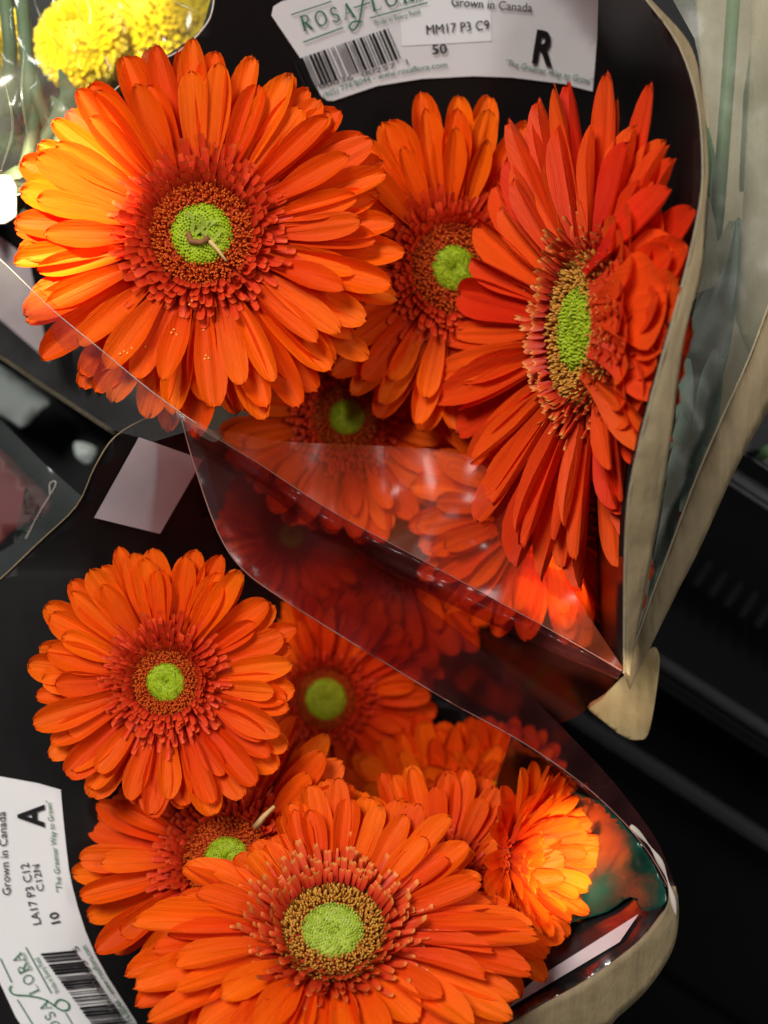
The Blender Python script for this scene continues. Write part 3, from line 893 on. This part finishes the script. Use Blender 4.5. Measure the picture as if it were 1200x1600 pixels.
gerbera('red orange gerbera tilted sideways at right with long pointed petals and curled right petals', 938, 517, .006, 400, -.962, .02, .03, 33, key='petal_red',
        rings=[(36, .17, .83, .165, -1, 'flat'), (35, .18, .78, .155, 2, 'flat'), (28, .22, .62, .13, 5, 'flat')], kinds=kinds3,
        inner='inner_gold', disc='disc_gold', btn=.165, dsc=.27, inn=.47, innf=lambda az: .45 if math.cos(az) > .1 else 1.0, custom=curls3)
gerbera('dark small gerbera low beneath the largest bloom, lower half behind clear film', 542, 650, -.066, 200, .0, -.12, .2, 44, rings=SMALL, btn=.14)
gerbera('orange gerbera deep under the crumpled film below the tilted bloom', 850, 792, -.062, 220, .05, .05, .4, 55, rings=SMALL, detail=.6)
gerbera('dark gerbera deep behind the tinted film beside the pale square tongue', 455, 838, -.105, 130, .1, .2, .3, 66, rings=SMALL, detail=.5)
gerbera('dark gerbera deep between both sleeves under the film crease', 590, 985, -.115, 125, .05, .3, .1, 77, rings=SMALL, detail=.5)

gerbera('dim gerbera deep below the middle of the crumpled film', 625, 850, -.112, 200, .0, .05, .2, 57, rings=SMALL, detail=.5)
# --- lower bouquet
gerbera('round flat orange gerbera with small green eye below the pale square', 262, 1064, -.018, 216, -.03, .03, .0, 88,
        rings=[(27, .2, .8, .22, 0, 'flat'), (25, .22, .74, .21, 5, 'flat'), (12, .28, .54, .17, 10, 'flat')], btn=.140, dsc=.240, inn=.52,
        disc='disc')
gerbera('dim orange gerbera in shadow right of the round flat one', 508, 1092, -.096, 174, .1, .1, .15, 99, rings=SMALL, btn=.19)
gerbera('dark red gerbera petals in the shade below the film edge', 690, 1290, -.090, 175, .1, .1, .35, 111, rings=SMALL, detail=.5)
gerbera('dark gerbera deepest in the shade at the right under the film edge', 770, 1240, -.092, 130, .1, .0, .6, 122, rings=SMALL, detail=.5)
f8, R8, W8 = gerbera('orange gerbera leaning left with drooping petals beside the lower white label', 360, 1344, -.030, 250, -.15, .22, .1, 133, skip=lambda az, ri: math.radians(265) < az % 6.283 < math.radians(372) or (ri > 0 and az % 6.283 < math.radians(25)),
        rings=[(22, .2, .8, .20, 0, 'droop'), (20, .21, .76, .19, 5, 'flat'), (12, .27, .55, .15, 12, 'flat')], btn=.145, dsc=.27, inn=.50)
tube('withered_floret', [W8 @ (Vector(v) * R8) for v in ((.20, .20, .16), (.26, .26, .22), (.33, .32, .24))], lambda t: .0013 * (1 - .6 * t), M['straw'], f8, 6)
def kinds9(az, ri, r):
    s = math.sin(az)
    if s < -.55: return ('droop', 2 + 3 * ri, .86 if ri < 2 else .75, 1.25)
    d9 = math.degrees(az) % 360
    if 98 < d9 < 112: return ('flat', 5, .75, 1)
    if 112 <= d9 < 150: return ('flat', 3, .60, 1.05)
    if 150 <= d9 < 172: return ('droop', 4, .84, 1.05)
    if s > .3: return ('flat', 5, .83, 1)
    return ('droop', 5, 1, 1.05)
gerbera('large nearest orange gerbera with pale green center at bottom center', 520, 1470, .004, 312, .02, .73, .04, 144,
        rings=[(33, .18, .82, .17, 0, 'droop'), (32, .19, .78, .16, 6, 'flat'), (26, .24, .60, .135, 11, 'flat')], kinds=kinds9,
        inner='inner_gold', disc='disc_gold', button='button_pale', btn=.155, dsc=.255, inn=.54)
gerbera('orange gerbera mostly hidden behind the nearest bloom, petals showing at its right', 690, 1395, -.026, 205, .12, .40, .2, 155, rings=SMALL, detail=.6)
gerbera('brightly lit orange gerbera at the right edge of the lower bouquet', 808, 1335, -.030, 155, .78, .05, .25, 166, cup=20,
        rings=[(22, .18, .82, .24, -6, 'flat'), (22, .18, .80, .24, 8, 'rise'), (18, .2, .70, .22, 20, 'rise'), (12, .22, .56, .2, 32, 'rise')], detail=.5)

# ------------------------------------------------------------------ leaves and neighbours
def leaf(name, pts, widths, mat, parent=None, fold=.25, tip=None):
    """pts: (px,py,z) centre line; widths px"""
    P = smooth_outline(pts, 5, False)
    n = len(P); V, F = [], []
    for i, (x, y, z) in enumerate(P):
        a = P[max(i - 1, 0)]; b = P[min(i + 1, n - 1)]
        ln = math.hypot(b[0] - a[0], b[1] - a[1]) or 1
        nx, ny = -(b[1] - a[1]) / ln, (b[0] - a[0]) / ln
        f = i / (n - 1) * (len(widths) - 1); k = min(int(f), len(widths) - 2)
        ww = lerp(widths[k], widths[k + 1], f - k) / 2
        for s in (-1, -.5, 0, .5, 1):
            V.append(U(x + nx * ww * s, y + ny * ww * s, z + abs(s) * ww * S * fold))
    for i in range(n - 1):
        for s in range(4):
            F.append((i * 5 + s, i * 5 + s + 1, (i + 1) * 5 + s + 1, (i + 1) * 5 + s))
    return mesh_obj(name, V, F, mat, parent)

# right: second kraft sleeve with a film window and foliage inside
slr = empty('flower_sleeve', U(1120, 700, -.2), 'plain kraft sleeve with a clear window over grey green foliage at the right edge', 'flower sleeve')
zB = lambda x, y: -.085 - .00004 * y
sheet('back_panel', [(1085, -60), (1260, -60), (1260, 520), (1100, 780), (1000, 1020), (985, 1015), (1005, 800), (1060, 560), (1090, 400), (1098, 260), (1094, 100)], zB, M['kraft_pale'], slr, 40, .0004)
K2 = [(1262, 330), (1215, 440), (1170, 560), (1120, 670), (1080, 765), (1045, 860), (1020, 925), (990, 1010), (974, 1052)]
K2o = [(984, 1078), (1012, 1020), (1060, 922), (1092, 860), (1150, 733), (1202, 640), (1262, 540)]
zk2 = lambda x, y: .004 + .00005 * (900 - y) * .3 - .00001 * max(0, (x - 1040) * .85 + (y - 880) * .5) + .0008 * math.sin(x * .05)
strip('kraft_border', K2, K2o[::-1], zk2, M['kraft'], slr, 60, 6, .0004, lambda u, v: .003 * math.sin(u * math.pi) * (1 - v))
tube('kraft_edge', [U(x, y, zk2(x, y) + .0004) for x, y in smooth_outline(K2, 5, False)], .0004, M['kraft_pale'], slr, 5)
sheet('kraft_strip', smooth_outline([(1150, 500), (1158, 380), (1165, 250), (1172, 100), (1176, -60), (1260, -60), (1260, 340), (1215, 440), (1172, 556)], 1), lambda x, y: -.03, M['kraft_pale'], slr, 40, .0004)
sheet('kraft_strip', smooth_outline([(1098, 300), (1118, 350), (1124, 430), (1122, 445), (1085, 460), (1078, 470)], 2), lambda x, y: -.012, M['kraft_pale'], slr, 30, .0004)
sheet('kraft_strip', smooth_outline([(1095, 330), (1110, 440), (1090, 560), (1060, 640), (1030, 820), (1000, 960), (990, 960), (1030, 700), (1070, 430)], 2), lambda x, y: -.035, M['kraft'], slr, 30, .0004)
zwin = idw([(1020, -50, .004), (1100, 60, .006), (1250, 0, .0), (1250, 300, .0), (1110, 300, .006), (1080, 520, .004), (1180, 530, .0), (1055, 680, .002), (1110, 690, .0), (1030, 830, .0), (1005, 960, .0)], 3, .003, .015, 2)
sheet('window_film', [(1018, -60), (1085, 60), (1106, 160), (1112, 260), (1106, 340), (1098, 430), (1072, 530), (1052, 680), (1034, 800), (1004, 960), (1020, 920), (1045, 860), (1080, 765), (1120, 670), (1170, 560), (1215, 440), (1255, 340), (1255, -60)], zwin, M['film_window'], slr, 12)
tube('film_fold', [U(x, y, .003) for x, y in smooth_outline([(1255, 475), (1215, 545), (1180, 610), (1140, 690), (1095, 790)], 4, False)], .0005, M['film_grey'], slr, 5)

fol = empty('foliage_stem', U(1090, 820, -.2), 'grey green foliage stem with pale mint leaves behind the window of the right kraft sleeve', 'foliage')
leaf('leaf', [(1060, 690, -.022), (1085, 600, -.020), (1112, 500, -.018), (1135, 420, -.018), (1150, 345, -.018)], [16, 46, 58, 36, 6], M['leaf_teal'], fol)
leaf('leaf', [(1085, 700, -.022), (1120, 560, -.024), (1140, 450, -.024), (1155, 340, -.024)], [12, 34, 30, 6], M['leaf_teal'], fol)
leaf('leaf', [(1105, 440, -.016), (1125, 400, -.016), (1142, 345, -.016)], [14, 28, 5], M['kraft_pale'], fol)
for (x0, y0, x1, y1, wd) in ((1055, 760, 1092, 605, 40), (1088, 740, 1112, 600, 34), (1070, 720, 1070, 580, 22), (1108, 760, 1128, 560, 20), (1040, 860, 1062, 720, 30), (1035, 940, 1050, 800, 26), (1022, 980, 1032, 880, 22), (1095, 800, 1105, 680, 26), (1066, 800, 1096, 720, 30), (1062, 700, 1076, 560, 36), (1100, 690, 1118, 545, 34), (1050, 800, 1078, 660, 36), (1030, 900, 1046, 760, 30)):
    leaf('leaf', [(x0, y0, -.014), (lerp(x0, x1, .5) - 4, lerp(y0, y1, .5), -.007), (x1, y1, -.010)], [10, wd, wd * .9, 6], M['leaf_mint'], fol)
tube('bud', [U(1050, 778, -.012), U(1050, 795, -.011), U(1049, 812, -.013)], lambda t: .0024, M['red_bit'], fol, 6)
tube('stem', [U(x, y, -.026) for x, y in ((1060, 900), (1090, 650), (1122, 330), (1138, 120), (1150, -60))], .0022, M['leaf'], fol, 6)
tube('stem', [U(x, y, -.028) for x, y in ((1090, 640), (1115, 380), (1104, 240), (1090, 180))], lambda t: .0030 - .001 * t, M['leaf_grey'], fol, 6)
leaf('leaf', [(1128, 330, -.03), (1112, 270, -.026), (1102, 200, -.026)], [8, 26, 10], M['leaf'], fol)
leaf('leaf', [(1160, 300, -.04), (1178, 150, -.035), (1190, 20, -.035)], [10, 34, 16], M['leaf_grey'], fol)

# kraft flap below the meeting point of the two sleeves
zfl = lambda x, y: -.034 - .00006 * (y - 1050) + .00004 * (x - 980) + .0022 * noise.noise(Vector((x * .022, y * .022, 3.3)))
fl = sheet('kraft_flap', smooth_outline([(918, 1104), (945, 1085), (985, 1045), (1018, 1012), (1029, 1020), (1030, 1045), (1021, 1110), (1012, 1148), (1000, 1156), (976, 1152), (944, 1128)], 3), zfl, M['kraft_bright'], None, 7, .0003)
tag(fl, 'small bare kraft paper flap sticking out at the point of the upper sleeve', 'paper flap')

# teal leaves inside the lower sleeve at the right
tw = sheet('teal_wrap', smooth_outline([(884, 1246), (912, 1244), (948, 1262), (1004, 1326), (1040, 1392), (1036, 1414), (1006, 1424), (985, 1402), (950, 1424), (905, 1436), (870, 1440), (868, 1340)], 3), lambda x, y: max(zW(x, y), -.05) + .004 + .0016 * math.sin(x * .045 + y * .03) + .001 * math.sin(x * .02 - y * .08), M['teal'], None, 8, .0003)
tag(tw, 'dark teal glossy inner wrap at the right inside the lower sleeve', 'wrapping')

# yellow pompon mums top left, their leaves and film
def mum(label, px, py, z, rpx, seed):
    rnd = random.Random(seed)
    c = U(px, py, z); R = rpx * S * (D - z) / D
    root = empty('chrysanthemum', c, label, 'flower', 'yellow pompon blooms')
    V, F, T = [], [], []
    n = 1100
    for i in range(n):
        zz = 1 - 1.45 * (i + .5) / n
        az = i * 2.399963; rr = math.sqrt(max(0, 1 - zz * zz))
        d = Vector((rr * math.cos(az), rr * math.sin(az), zz)); d.z *= .75
        sd = Vector((-math.sin(az), math.cos(az), 0)); up = d.cross(sd)
        b = len(V); ln = rnd.uniform(.92, 1.1)
        for t, wq, lift in ((.8, .03, 0), (.9, .04, .015), (.97, .035, .03), (1.0, .02, .035)):
            for s in (-1, 1):
                V.append(c + (d * t * ln + sd * s * wq - up * lift * .6) * R); T.append((t - .8) / .25 + .1)
        for q in range(3):
            F.append((b + 2 * q, b + 2 * q + 1, b + 2 * q + 3, b + 2 * q + 2))
    b = len(V)
    for i in range(7):
        th = math.pi * .62 * i / 6
        for k in range(16):
            a = 2 * math.pi * k / 16
            V.append(c + Vector((math.sin(th) * math.cos(a) * .9, math.sin(th) * math.sin(a) * .9, math.cos(th) * .70)) * R); T.append(.75)
    for i in range(6):
        for k in range(16):
            F.append((b + i * 16 + k, b + (i + 1) * 16 + k, b + (i + 1) * 16 + (k + 1) % 16, b + i * 16 + (k + 1) % 16))
    o = mesh_obj('petals', V, F, M['yellow'], root, True, T); o['kind'] = 'stuff'
    tube('stem', [c - Vector((0, 0, R * .4)), c - Vector((.004, .01, .08)), c - Vector((.01, .02, .2))], .0022, M['stem'], root, 6)
mum('round yellow pompon bloom lit brightly just above the largest gerbera', 128, 68, -.105, 70, 1)
mum('yellow pompon bloom at the top edge right of the brightest one', 238, 24, -.120, 100, 2)
mum('yellow pompon bloom cut by the left edge at the top', -12, 60, -.10, 54, 3)
mum('yellow pompon bloom at the far right of the yellow bunch by the film edge', 322, -6, -.110, 66, 4)
mum('small yellow pompon bloom low between the others behind the gerbera petals', 196, 104, -.135, 60, 5)

gl = empty('mum_foliage', U(80, 230, -.2), 'blurred grey green leaves and stems below the yellow blooms', 'leaves')
rnd = random.Random(8)
for i in range(34):
    x = rnd.uniform(-30, 170); y = rnd.uniform(190, 320) - x * .15; a = rnd.uniform(0, 6.28); ln = rnd.uniform(40, 100); z = rnd.uniform(-.085, -.05)
    leaf('leaf', [(x, y, z), (x + ln * .5 * math.cos(a), y + ln * .5 * math.sin(a), z + .006), (x + ln * math.cos(a), y + ln * math.sin(a), z)], [4, rnd.uniform(14, 30), 3], rnd.choice([M['leaf_grey'], M['leaf'], M['leaf_grey']]), gl)
for x0, y0, x1, y1 in ((30, -40, 50, 300), (60, 150, 20, 330), (45, 110, 75, 240), (110, 140, 40, 260), (4, -40, 16, 180)):
    tube('stem', [U(x0, y0, -.05), U((x0 + x1) / 2 + 6, (y0 + y1) / 2, -.048), U(x1, y1, -.06)], .0022, M['leaf_grey'], gl, 6)

fm = empty('film_sleeve', U(120, 120, -.2), 'crinkled clear film sleeve around the yellow blooms at top left', 'film sleeve')
fmo = smooth_outline([(338, -60), (333, 10), (318, 44), (280, 80), (222, 108), (170, 150), (110, 220), (60, 290), (-60, 330)], 4, False)
zfm = idw([(338, -60, -.012), (280, 80, -.014), (170, 150, -.018), (60, 290, -.02), (-60, 330, -.02), (-60, -60, -.002), (100, 0, .0), (120, 100, -.004), (0, 150, -.004)], 2.6, .004, .018, 9)
sheet('film', fmo + [(-60, -60)], zfm, M['film_clear'], fm, 10)
tube('film_edge', [U(x, y, zfm(x, y) + .0003) for x, y in fmo], .00032, M['film_edge'], fm, 5)
for pts in ([(44, -40), (60, 20), (85, 62), (102, 80)], [(112, -30), (122, 12), (140, 60)], [(140, -20), (190, 30), (245, 72)], [(265, 0), (290, 10), (318, 24)], [(40, 60), (34, 150), (50, 240)], [(8, 130), (20, 200), (0, 270)], [(70, 180), (95, 215), (120, 240)]):
    q = smooth_outline(pts, 5, False)
    tube('film_fold', [U(x, y, zfm(x, y) + .0006) for x, y in q], lambda t: .0001 + .00035 * math.sin(math.pi * t), M['film_clear'], fm, 6)

wc = sheet('white_card', [(-60, 272), (16, 274), (25, 290), (26, 338), (8, 349), (-60, 352)], lambda x, y: -.042, M['white_card'], None, 40, .0005)
tag(wc, 'bright white card at the left edge below the yellow blooms', 'card')

# left: bucket rim, grey film bands, dull red sleeve
zl1 = lambda x, y: -.11
bk = empty('bucket', U(40, 700, -.3), 'black bucket with a pale grey inside rim at the left edge', 'bucket')
sheet('wall', [(-80, 520), (60, 590), (200, 690), (190, 800), (60, 960), (-80, 1000)], lambda x, y: -.16, M['plastic'], bk, 60, .003)
sheet('rim', smooth_outline([(-80, 540), (0, 570), (50, 606), (78, 628), (60, 645), (38, 668), (10, 652), (-80, 600)], 3), lambda x, y: -.125 - .0001 * x, M['grey_plastic'], bk, 30, .003)
sheet('spout', smooth_outline([(118, 690), (150, 700), (138, 725), (118, 712)], 3), lambda x, y: -.13, M['grey_plastic'], bk, 30, .002)
gs = empty('film_sleeve', U(60, 800, -.2), 'grey clear film strip lying left of the black tongue', 'film sleeve')
zg = idw([(0, 640, -.06), (60, 720, -.05), (130, 800, -.03), (80, 840, -.045), (0, 800, -.07), (0, 720, -.07)], 3, .004, .02, 4)
sheet('film', [(-60, 610), (0, 655), (70, 725), (142, 788), (118, 800), (60, 850), (0, 908), (-60, 950), (-60, 900), (20, 850), (70, 800), (40, 760), (0, 715), (-60, 680)], zg, M['film_grey'], gs, 12)
tube('film_edge', [U(x, y, zg(x, y) + .001) for x, y in smooth_outline([(40, 842), (62, 800), (85, 762), (86, 752), (78, 756), (78, 772)], 5, False)], .0002, M['film_edge'], gs, 5)
rp = sheet('dull_red_wrap', smooth_outline([(-60, 670), (0, 700), (45, 745), (82, 785), (60, 810), (20, 830), (-10, 860), (-60, 880)], 2), lambda x, y: -.085, M['dullred'], None, 24, .0005)
tag(rp, 'dull red wrapping corner at the left edge', 'wrapping')

# ------------------------------------------------------------------ black crate at the right
cr = empty('crate', U(1120, 1200, -.35), 'black ribbed plastic crate at the lower right', 'crate')
ang = R_(-33)
ax = Vector((math.cos(ang), math.sin(ang), 0)); ay = Vector((math.sin(ang), -math.cos(ang), 0))  # along, and towards lower left in the photo
def bar(name, px, py, z, half_len, half_w, half_h, mat=None, shift=0.0, tilt=0.0, parent=None, bev=.002):
    c = U(px, py, z) + ax * shift
    bm = bmesh.new()
    bmesh.ops.create_cube(bm, size=2)
    for v in bm.verts: v.co = Vector((v.co.x * half_len, v.co.y * half_w, v.co.z * half_h))
    bmesh.ops.bevel(bm, geom=bm.edges[:], offset=min(bev, half_w * .6, half_h * .6), segments=2, affect='EDGES')
    m = Matrix.Translation(c) @ Matrix((ax, ay.cross(Vector((0, 0, 1))).cross(Vector((0, 0, 1))) * 1.0, Vector((0, 0, 1)))).transposed().to_4x4() @ Matrix.Rotation(tilt, 4, 'X')
    for v in bm.verts: v.co = m @ v.co
    bmesh.ops.recalc_face_normals(bm, faces=bm.faces[:])
    me = bpy.data.meshes.new(name); bm.to_mesh(me); bm.free()
    me.materials.append(mat or M['plastic'])
    o = bpy.data.objects.new(name, me); COL.objects.link(o)
    o.parent = parent or cr
    o.matrix_basis = parent_world(o.parent).inverted()
    return o
bar('rim', 1185, 772, -.10, .09, .003, .004, M['plastic_edge'])
bar('rim', 1215, 735, -.085, .09, .002, .003, M['plastic_edge'])
bar('wall_panel', 1130, 900, -.19, .16, .055, .004, tilt=R_(-20))
for i in range(10):
    bar('slot_rib', 1095 + i * 24, 895 + i * 16, -.155, .0016, .006, .003, bev=.001)
bar('ledge', 1120, 1090, -.17, .14, .002, .006, M['plastic_edge'])
bar('floor_panel', 1100, 1260, -.235, .18, .07, .004, tilt=R_(8))
bar('ledge', 1040, 1210, -.20, .12, .003, .006, M['plastic_edge'])
bar('floor_panel', 1010, 1560, -.26, .20, .07, .004, tilt=R_(4))
gs2 = leaf('green_leaf', [(1185, 720, -.08), (1200, 705, -.075), (1230, 690, -.08)], [6, 20, 8], M['leaf'])
tag(gs2, 'bit of bright green leaf at the right edge above the crate rim', 'leaf')

# a few pollen grains fallen on the lower petals of the largest bloom
bpy.context.view_layer.update()
dg = bpy.context.evaluated_depsgraph_get()
hits = []
for px, py in ((268, 520), (276, 523), (272, 515), (188, 553), (194, 549), (199, 552), (206, 544), (227, 542), (318, 516), (322, 556), (326, 560), (320, 561), (300, 470), (296, 476)):
    o0 = Vector((0, 0, D)); d0 = (U(px, py, 0) - o0).normalized()
    for _ in range(6):
        h = sc.ray_cast(dg, o0, d0)
        if not h[0]: break
        if h[4].parent == f1:
            hits.append(h[1] + Vector((0, 0, .0002))); break
        o0 = h[1] + d0 * 1e-5
if hits:
    pg = beads(f1, hits, .00045, M['pollen'], 'pollen'); pg['kind'] = 'stuff'
